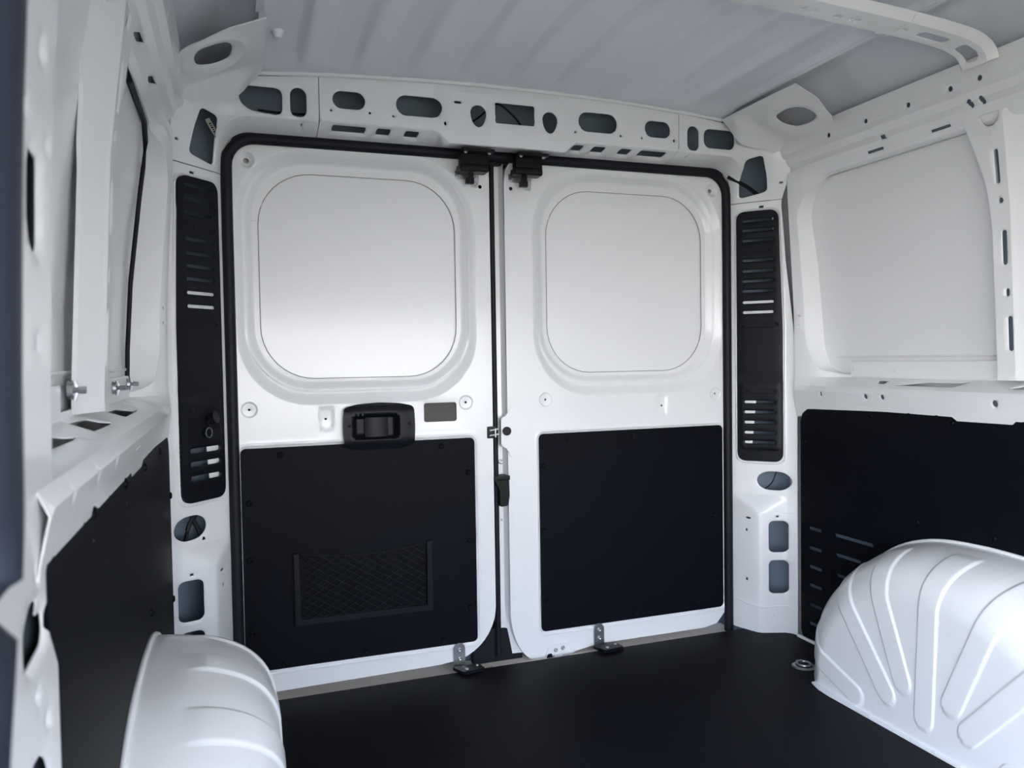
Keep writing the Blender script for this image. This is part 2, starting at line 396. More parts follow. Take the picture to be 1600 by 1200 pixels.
def make_door(name, s):
    d = empty(name, (s*.78, 0, 0)); tag(d, kind='structure')
    if s < 0:
        out = rpoly([(-.79, .004), (-.20, .010), (-.045, .012), (-.045, 1.52), (-.79, 1.52)], .003)
        out = [(-.79, .002), (-.22, .010)]+[(-.045-.155*(1-math.cos(a)), .012+.155*(1-math.sin(a))) for a in np.linspace(PI/2, 0, 12)]+[(-.045, .7), (-.045, 1.52), (-.79, 1.52)]
        fn = lambda x, z: (x, doory(x, z), z); mir = lambda x: x
    else:
        # drawn mirrored: x' = -x
        out = [(-.79, .012), (-.30, .002), (-.22, -.010), (-.185, -.026), (-.16, -.030), (-.14, -.012), (-.118, -.012), (-.112, -.030)]+[(-.002-.108*(1-math.cos(a)), -.030+.175*(1-math.sin(a))) for a in np.linspace(PI/2, 0, 12)]+[(-.002, .7), (-.002, 1.44), (-.006, 1.48), (-.03, 1.52), (-.79, 1.52)]
        out[0:1] = [(-.79, .14), (-.785, .09), (-.77, .045), (-.74, .012), (-.69, .002)]
        fn = lambda x, z: (-x, doory(x, z), z)
    holes = [rrect(*WRS, 10), ell(-.740, .787, .0035), ell(-.128, .787, .0035), ell(-.731, 1.461, .0075), ell(-.537, .754, .0035), ell(-.073 if s < 0 else -.024, 1.427, .0058)]
    if s < 0: holes += [rrect(-.256, -.157, .733, .789, .007)]
    cont = []
    def R(t, o): return rrect(t[0]-o, t[1]+o, t[2]-o, t[3]+o, max(.004, t[4]+o), 10)
    cont += [R(WRO, 0), R(WRO, -.013), R(WRO, -.026), R(WRM, .014), R(WRM, .010), R(WRM, .005), R(WRM, -.003), R(WRM, -.010)]
    cont += [R(LP, .013), R(LP, .009), R(LP, .006), R(LP, .003), R(LP, -.002), R(WRO, .004), R(WRO, -.030), R(WRM, .018), R(WRM, -.014)]
    for c_ in ((-.740, .787), (-.128, .787)): cont += cring(*c_, (.0165, .0185, .0215, .0235))
    cont += cring(-.731, 1.461, (.0100, .012, .0165, .021, .0235)); cont += [rrect(-.557, -.513, .720, .788, .006), rrect(-.551, -.519, .726, .782, .005)]
    sheet('inner_panel', out, fn, WHITE, d, holes, cont, step=.017, rs=.02, lip=.001, lipw=0, skirt=.045, flip=(s > 0))
    sk = rrect(-.76, -.11, .80, 1.50, .02)
    sheet('window_blank', sk, (lambda x, z: (-s*x, .0315+.004*((x+.43)/.3)**2-.004, z)), WHITE, d, step=.05, flip=(s > 0))
    sheet('outer_skin', rrect(-.80, .012, -.05, 1.56, .01), (lambda x, z: (-s*x, .075 if s > 0 else .078, z)), CAVITY, d, step=.2, flip=(s > 0))
    tube('bonding_line', [(-s*x, doory(x, z)-.0002, z) for x, z in resample(rrect(*WRS, 10), .04)], .0012, SEALANT, d, 5, closed=True)
    # lining panel with its push rivets
    l = prism('lining_panel', rrect(-.766, -.104, .0655, .681, .014), -.0005, .004, lambda u, v, k: (-s*u, k, v), BLACKP, d, .0008)
    if s < 0: rv = [(-.662, .66), (-.206, .661), (-.747, .532), (-.125, .578), (-.748, .376), (-.123, .374), (-.748, .172), (-.126, .17), (-.666, .077), (-.438, .082), (-.209, .084)]
    else: rv = [(-.198, .664), (-.425, .661), (-.658, .66), (-.118, .583), (-.737, .588), (-.115, .38), (-.732, .379), (-.203, .084), (-.43, .087), (-.663, .095), (-.738, .151), (-.122, .159)]
    for x, z in rv:
        o = rivet((0, 0, 0), (0, -1, 0), RIVM, l, 'rivet', .0085, .0042); o.location = (-s*x, -.0005, z)
    return d
d1 = make_door('door_1', -1); d2 = make_door('door_2', 1)
# inner pressing panel seam on the left window blank
tube('bonding_seam', [(-.728, .0272, 1.303), (-.708, .0275, 1.303)], .0012, WHITE, d1, 6)
# dark filler behind the rectangular hole of the left door
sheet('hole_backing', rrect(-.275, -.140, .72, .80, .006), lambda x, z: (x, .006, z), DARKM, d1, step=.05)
# pull handle of the left door
def hfn(x, z):
    u = (x+.39)/.10; v = (z-.728)/.068; e = max(abs(u), abs(v))
    y = -.028+.010*smooth(.55, 1.0, abs(v))+.004*smooth(.6, 1., abs(u))
    d = sdf_rr(x, z, -.461, -.339, .698, .757, .006); y += .020*smooth(.003, -.004, d)
    return (x, y, z)
hp = rpoly([(-.490, .784), (-.45, .793), (-.39, .797), (-.33, .793), (-.290, .784), (-.288, .728), (-.290, .672), (-.33, .663), (-.39, .659), (-.45, .663), (-.490, .672), (-.492, .728)], .012, 3)
hd_ = sheet('pull_handle', hp, hfn, PLAST, d1, [], [rrect(-.464, -.336, .695, .760, .007), rrect(-.4575, -.3425, .7015, .7535, .005), offset(hp, -.006)], step=.012, skirt=.024, lipw=0)
def gfn(u, v):
    x = lerp(-.432, -.350, u); z = lerp(.700, .755, v); return (x, -.012-.014*math.sin(PI*(.15+.85*u)) ** .7, z)
g_ = grid('grip', gfn, 12, 2, PLAST, hd_); g_.location = (0, 0, 0); 
bm = bmesh.new(); addbox(bm, (-.391, -.0135, .7275), (.080, .014, .0545), .004); mesh_from(bm, 'grip_block', PLAST, hd_)
for x, z in ((-.476, .733), (-.305, .734)): o = rivet((0, 0, 0), (0, -1, 0), BLKM, hd_, 'screw', .0045, .002); o.location = (x, -.0265, z)
# net pocket on the left lining
lp1 = [c for c in d1.children if c.name.startswith('lining_panel')][0]
npk = prism('net_pocket', [(-.634, .384), (-.634, .184), (-.243, .182), (-.243, .386), (-.258, .386), (-.258, .198), (-.619, .199), (-.619, .384)], -.016, -.001, lambda u, v, k: (u, k, v), PLAST, d1, .0015)
def nettop(x): return .381-.016*math.sin(PI*(x+.619)/.361)
bm = bmesh.new()
def strand(bm, a, b, r=.0013):
    addcyl(bm, a, b, r, n=5)
k = -.619-.2
dx = .0330
segs = []
for i in range(-8, 14):
    for sg in (1, -1):
        # diagonal strands clipped to the pocket
        x0 = -.619+i*dx; pts = []
        for t in np.linspace(0, 1, 41):
            x = x0+sg*t*.30+(0 if sg > 0 else .0); z = .199+t*.190
            if -.619 <= x <= -.258 and z <= nettop(x): pts.append((x, z))
        if len(pts) > 1: segs.append((pts[0], pts[-1]))
        if sg < 0:
            x0 = -.619+(i+8)*dx; pts = []
            for t in np.linspace(0, 1, 41):
                x = x0-t*.30; z = .199+t*.190
                if -.619 <= x <= -.258 and z <= nettop(x): pts.append((x, z))
            if len(pts) > 1 and i > 5: segs.append((pts[0], pts[-1]))
for a, b in segs: strand(bm, (a[0], -.010, a[1]), (b[0], -.010, b[1]))
net = mesh_from(bm, 'elastic_net', RUBBER, npk); tag(net, kind='stuff')
tube('net_hem', [(x, -.010, nettop(x)) for x in np.linspace(-.622, -.255, 16)], .0022, RUBBER, npk, 6)
# right door: stepped closing edge, latch cover, plug
bm = bmesh.new(); prof = [(.0, .002), (-.002, .020), (-.006, .030), (-.024, .032), (-.030, .034), (-.031, .070)]
zz = np.linspace(.0, 1.50, 30); rows = []
for z in zz:
    sh = .09*smooth(.16, 0., z)**2
    rows.append([bm.verts.new((x+sh*(1 if i < 2 else .25), y, z)) for i, (x, y) in enumerate(prof)])
for a, b in zip(rows, rows[1:]):
    for i in range(len(prof)-1): bm.faces.new((a[i], b[i], b[i+1], a[i+1]))
mesh_from(bm, 'closing_edge', WHITE, d2, 40)
prism('latch_cover', rpoly([(-.020, .735), (.002, .745), (.008, .768), (.040, .768), (.040, .614), (.008, .614), (.002, .640), (-.020, .652)], .008), -.004, .012, lambda u, v, k: (u, k, v), WHITE, d2, .002)
cyl('plug', (-.003, -.009, .696), (-.003, .0, .696), .0135, BLKM, d2, n=20)
prism('release_lever', rpoly([(-.042, .560), (.0, .562), (.001, .500), (-.004, .470), (-.028, .468), (-.030, .52), (-.042, .545)], .004), -.012, .03, lambda u, v, k: (u, k, v), BLKM, d2, .002)
box('lever_cap', (-.022, -.014, .556), (.046, .012, .014), BLKM, d2, .003)
rivet((-.012, .030, .600), (0, -1, 0), STEEL, d2, 'screw', .008, .003); rivet((-.012, .030, .42), (0, -1, 0), STEEL, d2, 'screw', .004, .003)
# latch on the edge of the left door
lt = box('edge_latch', (-.050, .004, .694), (.028, .016, .036), BLKM, d1, .003)
for a, b, r in (((-.058, -.006, .700), (-.030, -.006, .704), .0035), ((-.058, -.006, .685), (-.028, -.006, .688), .0035), ((-.040, -.008, .706), (-.040, -.008, .680), .003)):
    cyl('latch_pin', a, b, r, STEEL, lt)
# seal between the doors
cs_ = tube('centre_seal', [(-.031, .022, z) for z in np.linspace(.0, 1.50, 20)], .0085, RUBBER, d1, 10)
box('gap_backing', (-.022, .066, .76), (.075, .004, 1.66), RUBBER, d1, 0)
box('gap_top', (-.022, .035, 1.522), (.085, .05, .05), RUBBER, d1, .004)
box('gap_foot', (-.03, .045, .03), (.16, .03, .11), RUBBER, d1, .004)
# lower recess and hook at the foot of the right door
hk = prism('bolt_recess', rpoly([(.110, -.024), (.122, .012), (.140, .020), (.190, .022), (.205, -.012), (.170, -.024)], .006), -.004, .004, lambda u, v, k: (u, k, v), WHITE, d2, .001)
rivet((.148, -.005, .004), (0, -1, 0), STEEL, d2, 'bolt', .007, .004); rivet((.172, -.005, .008), (0, -1, 0), STEEL, d2, 'bolt', .007, .004)
prism('bolt_slot', rpoly([(.114, -.026), (.120, -.006), (.134, -.004), (.140, -.026)], .004), -.006, -.003, lambda u, v, k: (u, k, v), BLKM, d2)
box('bolt_tongue', (.152, -.008, -.016), (.024, .012, .014), WHITE, d2, .003); box('bolt_spring', (.178, -.010, -.018), (.026, .008, .008), STEEL, d2, .002)
# steel straps with two screws on the door feet, black strikers on the floor edge
for (cx, door, lab) in ((-.167, d1, 'black striker plate on the floor edge below the left rear door'), (.288, d2, 'black striker plate on the floor edge below the right rear door')):
    sxx = cx+(.003 if cx < 0 else .008)
    stp = prism('foot_strap', [(sxx-.0175, -.004)]+[(sxx+.0175, -.004)]+[(sxx+.0175*math.cos(a), .052+.0175*math.sin(a)) for a in np.linspace(0, PI, 10)], -.009, -.004, lambda u, v, k: (u, k, v), STEEL, door, .0008)
    
    for z in (.050, .024):
        o = rivet((0, 0, 0), (0, -1, 0), STEEL, stp, 'screw', .0075, .0045); o.location = (sxx, -.009, z)
    kp = prism('striker_plate', rpoly([(cx-.026, -.032), (cx+.054, -.032), (cx+.062, -.072), (cx-.006, -.080)], .004), .0015, .011, lambda u, v, k: (u, v, k), BLKM, None, .0015)
    tag(kp, lab, 'striker', 'striker plates on the floor edge')
    rivet((cx+.010, -.062, .011), (0, 0, 1), STEEL, kp, 'screw', .006, .003); rivet((cx+.046, -.045, .011), (0, 0, 1), STEEL, kp, 'screw', .005, .003)
# catches above the doors
for cx, door, lab in ((-.107, d1, 'black door catch under the header above the left rear door'), (.060, d2, 'black door catch under the header above the right rear door')):
    t = empty('door_catch', (cx, -.06, 1.52)); tag(t, lab, 'catch', 'door catches under the header')
    prism('mount_plate', rpoly([(cx-.046, -.100), (cx+.050, -.100), (cx+.040, -.045), (cx-.046, -.045)], .004), 1.504, 1.512, lambda u, v, k: (u, v, k), BLKM, t, .001)
    bm = bmesh.new(); addbox(bm, (cx, -.048, 1.490), (.084, .034, .040), .004); mesh_from(bm, 'catch_body', BLKM, t)
    bm = bmesh.new(); addbox(bm, (cx-.002, -.046, 1.466), (.088, .046, .022), .007, seg=3); mesh_from(bm, 'catch_lip', BLKM, t)
    for q in (-.034, .036): rivet((cx+q, -.088, 1.504), (0, -.7, -.7), STEEL, t, 'screw', .0055, .003)
    box('catch_hook', (cx-.008, -.040, 1.448), (.016, .014, .022), BLKM, t, .002)
    box('hook_stop', (cx-.010, -.040, 1.433), (.024, .016, .018), BLKM, t, .002)
    kb = prism('keeper_plate', rpoly([(cx-.044, 1.470), (cx-.044, 1.446), (cx+.004, 1.444), (cx+.006, 1.424), (cx+.027, 1.422), (cx+.029, 1.470)], .006), -.006, .0, lambda u, v, k: (u, k, v), STEEL, door, .001)
    for q, z in ((-.033, 1.452), (.018, 1.455), (.017, 1.433)):
        o = rivet((0, 0, 0), (0, -1, 0), STEEL, kb, 'bolt', .0072, .004); o.location = (cx+q, -.006, z)

# ------------------------------------------------------------------ pillar vent trims
def trim(s, lab):
    bx, by = .81, -.025; dx_, dy_ = .68, -.733; nx, ny = -.733, -.68     # plane dir and inward normal
    t = empty('pillar_vent_trim', (s*.86, -.08, .56)); tag(t, lab, 'vent trim')
    mid = (rrect(.012, .134, .862, 1.036, .010) if s < 0 else rrect(.010, .136, .850, 1.034, .010))
    low = (.012, .137, .597, .826, .014) if s < 0 else (.012, .136, .602, .824, .014)
    rail = []
    slots = []
    if s > 0:
        zs = [1.356, 1.324, 1.291, 1.226, 1.191, 1.158, 1.125, 1.088, 1.055]
        slots = [rrect(.020, .119, z-.0045, z+.0045, .0045) for z in zs]
        slots += [rrect(.024, .122, z-.0045, z+.0045, .0045) for z in (.759, .726, .692, .658, .626)]
    else:
        slots = [rrect(.022 , .113, z-.0042, z+.0042, .004) for z in (1.365, 1.330, 1.294, 1.229, 1.194, 1.162, 1.129, 1.094, 1.060)]
        slots += [rrect(.020, .118, z-.0065, z+.0065, .005) for z in (.694, .660, .624)]
    def fn(u, v):
        d = .008
        dl = sdf_rr(u, v, *low); d += .0022*smooth(.001, -.002, dl)
        dm = sdf_rr(u, v, .012, .134, .862, 1.5, .010) if s < 0 else sdf_rr(u, v, .010, .136, .850, 1.5, .010)
        d += .0016*smooth(.001, -.002, dm)
        zc = lerp(1.0, .0, smooth(0, 1, 0))
        return (s*(bx+dx_*u+nx*d), by+dy_*u+ny*d, v)
    def w(z): return interp(z, [.6, 1.0, 1.36], [.146, .146, .134])
    out = rpoly([(0, .563), (.146, .563), (.1465, 1.0), (.1335, 1.386), (0, 1.386)], .030, 6)
    cont = [rrect(low[0]+e, low[1]-e, low[2]+e, low[3]-e, .013) for e in (-.001, .002)]
    m2 = (.012, .134, .862) if s < 0 else (.010, .136, .850)
    cont += [rrect(m2[0]+e, m2[1]-.018-e, m2[2]+e, 1.383-e, .010) for e in (0,)]
    b = sheet('cover', out, fn, PLAST, t, slots, cont[:2], step=.014, skirt=.0095, lip=.0025, lipw=.003, flip=(s < 0))
    def P(u, v, d): return (s*(bx+dx_*u+nx*d), by+dy_*u+ny*d, v)
    N = (s*nx, ny, 0)
    sc = ([(.105, 1.258), (.128, 1.014), (.018, 1.012), (.035, .795), (.122, .795), (.018, .583)] if s > 0 else [(.045, 1.262), (.018, 1.258) , (.030, 1.018), (.128, 1.016), (.030, .800), (.112, .800), (.018, .606)])
    if s < 0: sc = [(.082, 1.262), (.016, 1.258), (.115, 1.018), (.018, 1.016), (.112, .797), (.030, .800), (.014, .606)]
    for u, v in sc: rivet(P(u, v, .010), N, BLKM, t, 'screw', .0058, .0025)
    if s > 0:
        for (u0, u1, z) in ((.020, .132, 1.258), (.012, .134, 1.013), (.020, .130, .795)):
            Q = rrect(u0, u1, z-.008, z+.008, .007); tube('screw_track', [P(u, v, .0105) for u, v in Q], .0007, PLAST, t, 5, closed=True)
    else:
        # 12 V socket with its cap hanging open
        cyl('socket', P(.063, .737, .008), P(.063, .737, .016), .016, PLAST, t, n=24)
        tube('socket_ring', [P(.063+.0105*math.cos(a), .737+.0125*math.sin(a), .0168) for a in np.linspace(0, 2*PI, 24)[:-1]], .0011, STEEL, t, 6, closed=True)
        cyl('socket_core', P(.063, .737, .0155), P(.063, .737, .0165), .0085, BLKM, t, n=20)
        tube('cap_strap', [P(.063, .752, .014), P(.062, .765, .016), P(.055, .772, .020)], .004, PLAST, t, 8)
        cyl('socket_cap', P(.050, .772, .012), P(.046, .776, .026), .016, PLAST, t, n=22)
    return t
trim(-1, 'black slotted pillar cover left of the rear doors with a round power socket')
trim(1, 'black slotted pillar cover right of the rear doors, without a socket')

# ------------------------------------------------------------------ side walls
def bayp(z):   # inside profile of the body side where the window bay is
    return interp(z, [.70, .760, .768, .800, .815, .842, .850, .87, 1.2, 1.445, 1.462, 1.500, 1.512, 1.532, 1.542, 1.600], [.936, .928, .926, .919, .930, .998, 1.0, 1.0, .985, .946, .928, .912, .898, .890, .876, .868])
def pilp(z):
    return interp(z, [.70, .765, .80, .86, 1.05, 1.2, 1.36, 1.445, 1.50, 1.512, 1.532, 1.542, 1.60], [.936, .928, .924, .948, .946, .935, .918, .908, .906, .897, .890, .876, .868])
def sidex(y, z):
    if z > 1.495: return bayp(z)
    return lerp(lerp(interp(z, [.7, .76, .80, .86, 1.05, 1.2, 1.4, 1.5], [.936, .928, .922, .928, .925, .916, .903, .90]), pilp(z), smooth(-.168, -.225, y)), bayp(z), smooth(-.215, -.31, y))
def wall(s):
    wl = empty('wall_right' if s > 0 else 'wall_left', (s*.93, -.8, 0)); tag(wl, kind='structure')
    yf = -1.62 if s < 0 else -1.62
    m = lambda y, z: (s*sidex(y, z), y, z)
    bay = rpoly([(-.205, .94), (-.235, .870), (-.285, .853), (-1.36, .853), (-1.395, .90), (-1.395, 1.40), (-1.36, 1.452), (-.30, 1.452), (-.228, 1.415), (-.195, 1.36)], .03)
    holes = [bay] if s > 0 else []
    holes += [ell(y, 1.552, .0065, .0065, 12) for y in (-.377, -.519, -.663, -.789, -.868, -1.0, -1.15)]
    if s > 0:
        holes += [rrect(-.556, -.540, 1.4985, 1.5065, .001), rrect(-.535, -.478, 1.4745, 1.4815, .003), rrect(-.750, -.692, 1.4755, 1.4825, .003), ell(-.821, 1.509, .0075, .0095), rrect(-.858, -.846, 1.499, 1.517, .0055), ell(-.150, 1.507, .006, .009)]
        holes += [ell(y, 1.037-dz, .002) for y, dz in ((-.182, 0), (-.182, .032), (-.160, -.333), (-.160, -.300))]
        holes += [ell(-.470, .790, .0065, .0075, 12), ell(-.531, .791, .0065, .0075, 12), ell(-.874, .790, .0075, .0085, 12), rrect(-.292, -.284, .784, .798, .001)]
        holes += [[(-.753, .8370), (-.628, .8365), (-.531, .8262), (-.727, .8262)], [(-1.049, .8400), (-.911, .8378), (-.881, .8262), (-1.047, .8275)], [(-.500, .8375), (-.455, .8385), (-.470, .8300), (-.500, .8285)], [(-1.35, .8400), (-1.188, .8365), (-1.145, .8279), (-1.33, .8290)]]
    else:
        holes += [[(-.540, 1.479), (-.485, 1.4975), (-.438, 1.4985), (-.495, 1.480)], [(-.764, 1.4765), (-.713, 1.4965), (-.660, 1.4985), (-.712, 1.480)], rrect(-1.05, -.98, 1.469, 1.486, .004)]
        holes += [ell(-.170, 1.355, .0035), ell(-.170, 1.322, .0035), ell(-.185, 1.050, .0035), ell(-.185, 1.015, .0035)]
        holes += [[(-.753, .8370), (-.628, .8365), (-.531, .8262), (-.727, .8262)], [(-1.049, .8400), (-.911, .8378), (-.881, .8262), (-1.047, .8275)], [(-.500, .8375), (-.455, .8385), (-.470, .8300), (-.500, .8285)], [(-1.35, .8400), (-1.188, .8365), (-1.145, .8279), (-1.33, .8290)]]
        holes += [ell(y, z, .0055, .0065, 12) for y, z in ((-1.423, .797), (-1.279, .797), (-1.138, .796))]
    out = [(-.165, .715), (-.165, 1.60), (yf, 1.60), (yf, .715)]
    if s < 0:
        yf = -1.52
        inner = rpoly([(-1.455, .853), (-.285, .853), (-.235, .870), (-.205, .94), (-.195, 1.36), (-.228, 1.415), (-.30, 1.452), (-1.455, 1.452)], .03)
        inner = [(-1.52, .853)]+[q for q in inner if q[0] > -1.42]+[(-1.52, 1.452)]
        out = inner+[(-1.52, 1.60), (-.165, 1.60), (-.165, .715), (-1.52, .715)]
        bay = inner
    cont = [rrect(yf+.01, -.17, a, b, .001, 1) for a, b in ((.763, .801), (.768, .812), (.80, .8455), (1.4455, 1.500), (1.463, 1.512), (1.497, 1.532), (1.515, 1.5415))]
    cont = [rrect(yf+.01, -.17, z, z+.0006, .0002, 1) for z in (.763, .769, .800, .815, .842, .850, 1.462, 1.500, 1.512, 1.532, 1.542)]
    sheet('upper_frame', out, m, WHITE, wl, holes, cont, step=.03, rs=.022, lip=.003, lipw=.004, thick=.002, flip=(s > 0))
    def skx(z): return interp(z, [-.1, .8, .9, 1.0, 1.2, 1.36, 1.45, 1.58, 1.66], [1.010, 1.014, 1.012, 1.008, .992, .968, .953, .935, .90])
    # dark strips added behind rail and belt so their holes read as shade
    grid('rail_shade_strip', (lambda u, v: (s*(bayp(lerp(1.466, 1.598, v))+.014), lerp(-.19, yf, u), lerp(1.466, 1.598, v))), 4, 20, CAVITY, wl, flip=(s > 0))
    grid('belt_shade_strip', (lambda u, v: (s*(bayp(lerp(.72, .816, v))+.012), lerp(-.22, yf, u), lerp(.72, .816, v))), 4, 12, CAVITY, wl, flip=(s > 0))
    # bay return flange to the skin
    B = resample(bay, .03)
    bm = bmesh.new(); a = [bm.verts.new(m(y, z)) for y, z in B]; b = [bm.verts.new((s*lerp(sidex(y, z)+.004, skx(z)+.001, smooth(-.40, -.26, y)), y, z)) for y, z in B]
    for i in range(len(B)):
        if B[i][0] < -1.43 and B[(i+1) % len(B)][0] < -1.43: continue
        bm.faces.new((a[i], a[(i+1) % len(B)], b[(i+1) % len(B)], b[i]))
    mesh_from(bm, 'bay_flange', WHITE, wl, 50)
    # outer skin
    def skx(z): return interp(z, [-.1, .8, .9, 1.0, 1.2, 1.36, 1.45, 1.58, 1.66], [1.010, 1.014, 1.012, 1.008, .992, .968, .953, .935, .90])
    def skf(u, v):
        z = lerp(-.06, 1.66, v); y = lerp(.07, -1.62 if s < 0 else -3.1, u); return (s*skx(z), y, z)
    grid('outer_skin', skf, 24, 40, WHITE, wl, flip=(s > 0))
    # strip under the window blank
    Ls = rrect(-.87, -.325, .853, .892, .002)
    for y0, y1 in ((-.335, -.86), (-1.06, -1.37)):
        bm = bmesh.new(); addbox(bm, (s*.999, (y0+y1)/2, .868), (.008, abs(y1-y0), .046), .0018); mesh_from(bm, 'window_sill_strip', WHITE, wl)
    for y in (-.50, -.79, -.35): rivet((s*.995, y, .868), (-s, 0, 0), WHITE, wl, 'weld_dimple', .0075, .0015)
    tube('skin_bead', [(s*(skx(.905)-.002), y, .905) for y in np.linspace(-.27, -1.37, 8)], .004, WHITE, wl, 6)
    if s < 0:
        for y, z in ((-1.01, .882), (-.585, .872), (-.373, .874)):
            a = (-.978, y, z)
            cyl('push_clip', (-.995, y, z), (-.988, y, z), .013, STEEL, wl, r1=.009, n=12); cyl('clip_stem', (-.988, y, z), (-.972, y, z), .005, STEEL, wl, n=8)
            tube('clip_wing', [(-.988, y-.028, z), (-.984, y, z), (-.988, y+.028, z)], .0035, STEEL, wl, 6); tube('clip_wing', [(-.988, y, z-.014), (-.984, y, z), (-.988, y, z+.014)], .0035, STEEL, wl, 6)
        for y in (-.905, -.882, -.859): box('embossed_rib', (-.9245, y, .793), (.006, .006, .020), WHITE, wl, .002)
        tube('bay_seal', [(-skx(z)+.006, y, z) for y, z in [(-.262, .885), (-.262, .95), (-.258, 1.1), (-.245, 1.30), (-.25, 1.37), (-.275, 1.42), (-.34, 1.447), (-.6, 1.449)]], .0055, RUBBER, wl, 6)
    # inner lower wall sheet seen through the slots in the lining
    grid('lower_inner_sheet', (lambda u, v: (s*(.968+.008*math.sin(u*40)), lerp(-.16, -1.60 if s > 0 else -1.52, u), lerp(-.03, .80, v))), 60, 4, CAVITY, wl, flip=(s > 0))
    return wl
wR = wall(1); wL = wall(-1)
# front half of the right wall and closing panels beyond the picture
grid('front_inner_sheet', lambda u, v: (.93, lerp(-1.62, -3.1, u), lerp(0, 1.60, v)), 2, 2, WHITE, wR, flip=True)

# cab end, unseen: header and door rail added to cut light up high; dashboard
BLOCKM = mat('grey_light_blocker', (.50, .50, .50), .8)
fw = box('wall_front_blocker', (0, -3.12, 1.47), (2.06, .04, .56), BLOCKM, None, .01); tag(fw, kind='structure')
box('dashboard', (0, -3.12, .16), (2.06, .30, .55), PLAST, fw, .03)
box('door_header_blocker', (-.95, -2.36, 1.53), (.10, 1.48, .40), WHITE, fw, .02)
# lining panels
def ptop(y): return .735+.030*min(1.5, -y)
def lining(s, lab):
    ys = np.linspace(-.192, -1.60, 20)
    holes = []
    if s > 0:
        holes = [rrect(-.283, -.225, z-.0055, z+.0055, .005) for z in (.364, .301, .241, .182, .119, .060)]
        holes += [rrect(-.491, -.339, .359, .370, .005), rrect(-.445, -.342, .300, .311, .005), rrect(-.425, -.344, .238, .249, .005), rrect(-.40, -.344, .178, .189, .005)]
        notch = []
    top_ = [(y, ptop(y)) for y in np.linspace(-.245, -.745, 6)]
    # the edge steps down below the reinforced part of the belt rail
    top_ += [(-.752, .750), (-.765, .741), (-.915, .743), (-.930, .757)]+[(y, ptop(y)-.001) for y in np.linspace(-.96, -1.60 if s > 0 else -1.50, 5)]+([(-1.50, .70), (-1.465, .655)] if s < 0 else [])
    out = [(-.190, .030), (-.190, .700), (-.200, .727), (-.222, .741)]+top_+[(-1.60 if s > 0 else -1.465, .004), (-.215, .004), (-.197, .010)]
    p = sheet('wall_lining_panel', out, lambda y, z: (s*.929, y, z), BLACKP, None, holes, [], step=.08, rs=.08, lip=.0015, lipw=.002, thick=.004, flip=(s > 0))
    tag(p, lab, 'lining panel')
    N = (-s, 0, 0)
    rv = [(-.213, .722), (-.207, .636), (-.483, .736), (-.751, .735), (-.203, .492), (-.203, .286), (-.203, .141), (-.644, .462), (-.868, .466)] if s > 0 else [(-.449, .733), (-.738, .736), (-.997, .745), (-1.271, .752), (-.708, .470), (-1.45, .45), (-.203, .60), (-.203, .35)]
    for y, z in rv: rivet((s*.929, y, z), N, RIVM, p, 'rivet', .0085, .005)
    if s < 0:
        for y, z in ((-.999, .715), (-1.273, .722)): rivet((s*.929, y, z), N, BLKM, p, 'screw', .005, .003)
    return p
lining(1, 'black lining panel on the right wall with two columns of vent slots')
lining(-1, 'plain black lining panel on the left wall, seen edge on')
# white edge strip below the right lining
tube('panel_foot_bead', [(.926, y, .003) for y in (-.18, -.32, -.5)], .006, WHITE, wR, 6)

# ------------------------------------------------------------------ side posts
def post(s, lab):
    t = empty('side_post', (s*.93, -.92, .85)); tag(t, lab, 'post', 'side posts between the window bays')
    def fx(y, z):
        lean = interp(z, [.84, .88, 1.24, 1.35, 1.478], [.967, .966, .947, .934, .918])
        b = smooth(-.893, -.903, y)*.003+max(0, -.898-y)*.38
        return (s*(lean+b), y, z)
    L = [(.845, -.846), (1.20, -.845), (1.30, -.838), (1.38, -.820), (1.44, -.800), (1.478, -.787)]
    R_ = [(.845, -.962), (1.20, -.962), (1.30, -.970), (1.38, -.985), (1.44, -1.0), (1.478, -1.01)]
    out = [(y, z) for z, y in L]+[(y, z) for z, y in R_[::-1]]
    def cy(z): return -.866-.0385*(1.35-z)
    def slot(z0, z1, w): return rrect(cy((z0+z1)/2)-w, cy((z0+z1)/2)+w, z0, z1, w)
    holes = [slot(1.312, 1.392, .0055), ell(cy(1.272), 1.272, .0065, .0065), slot(1.120, 1.202, .0060), slot(1.045, 1.064, .0045), slot(.915, .998, .0060)]
    holes += [[(-.858+.024*math.cos(a), 1.4772+.030*math.sin(a)) for a in np.linspace(PI, 2*PI, 12)]]
    sheet('post_face', out, fx, WHITE, t, holes, [[(v, .86), (v, 1.46), (v-.0005, 1.46), (v-.0005, .86)] for v in (-.892, -.903)], step=.014, skirt=.007, lip=.003, lipw=.004, flip=(s > 0))
    def bk(u, v):
        z = lerp(.853, 1.46, v); y = lerp(-.850, -.95, u); return (s*(interp(z, [.84, .88, 1.24, 1.35, 1.478], [.992, .991, .972, .958, .94])), y, z)
    grid('post_back', bk, 4, 6, CAVITY, t, flip=(s > 0))
    return t
post(1, 'white post with vertical slots between the window bays of the right wall')
post(-1, 'white post between the window bays of the left wall, bright front face')
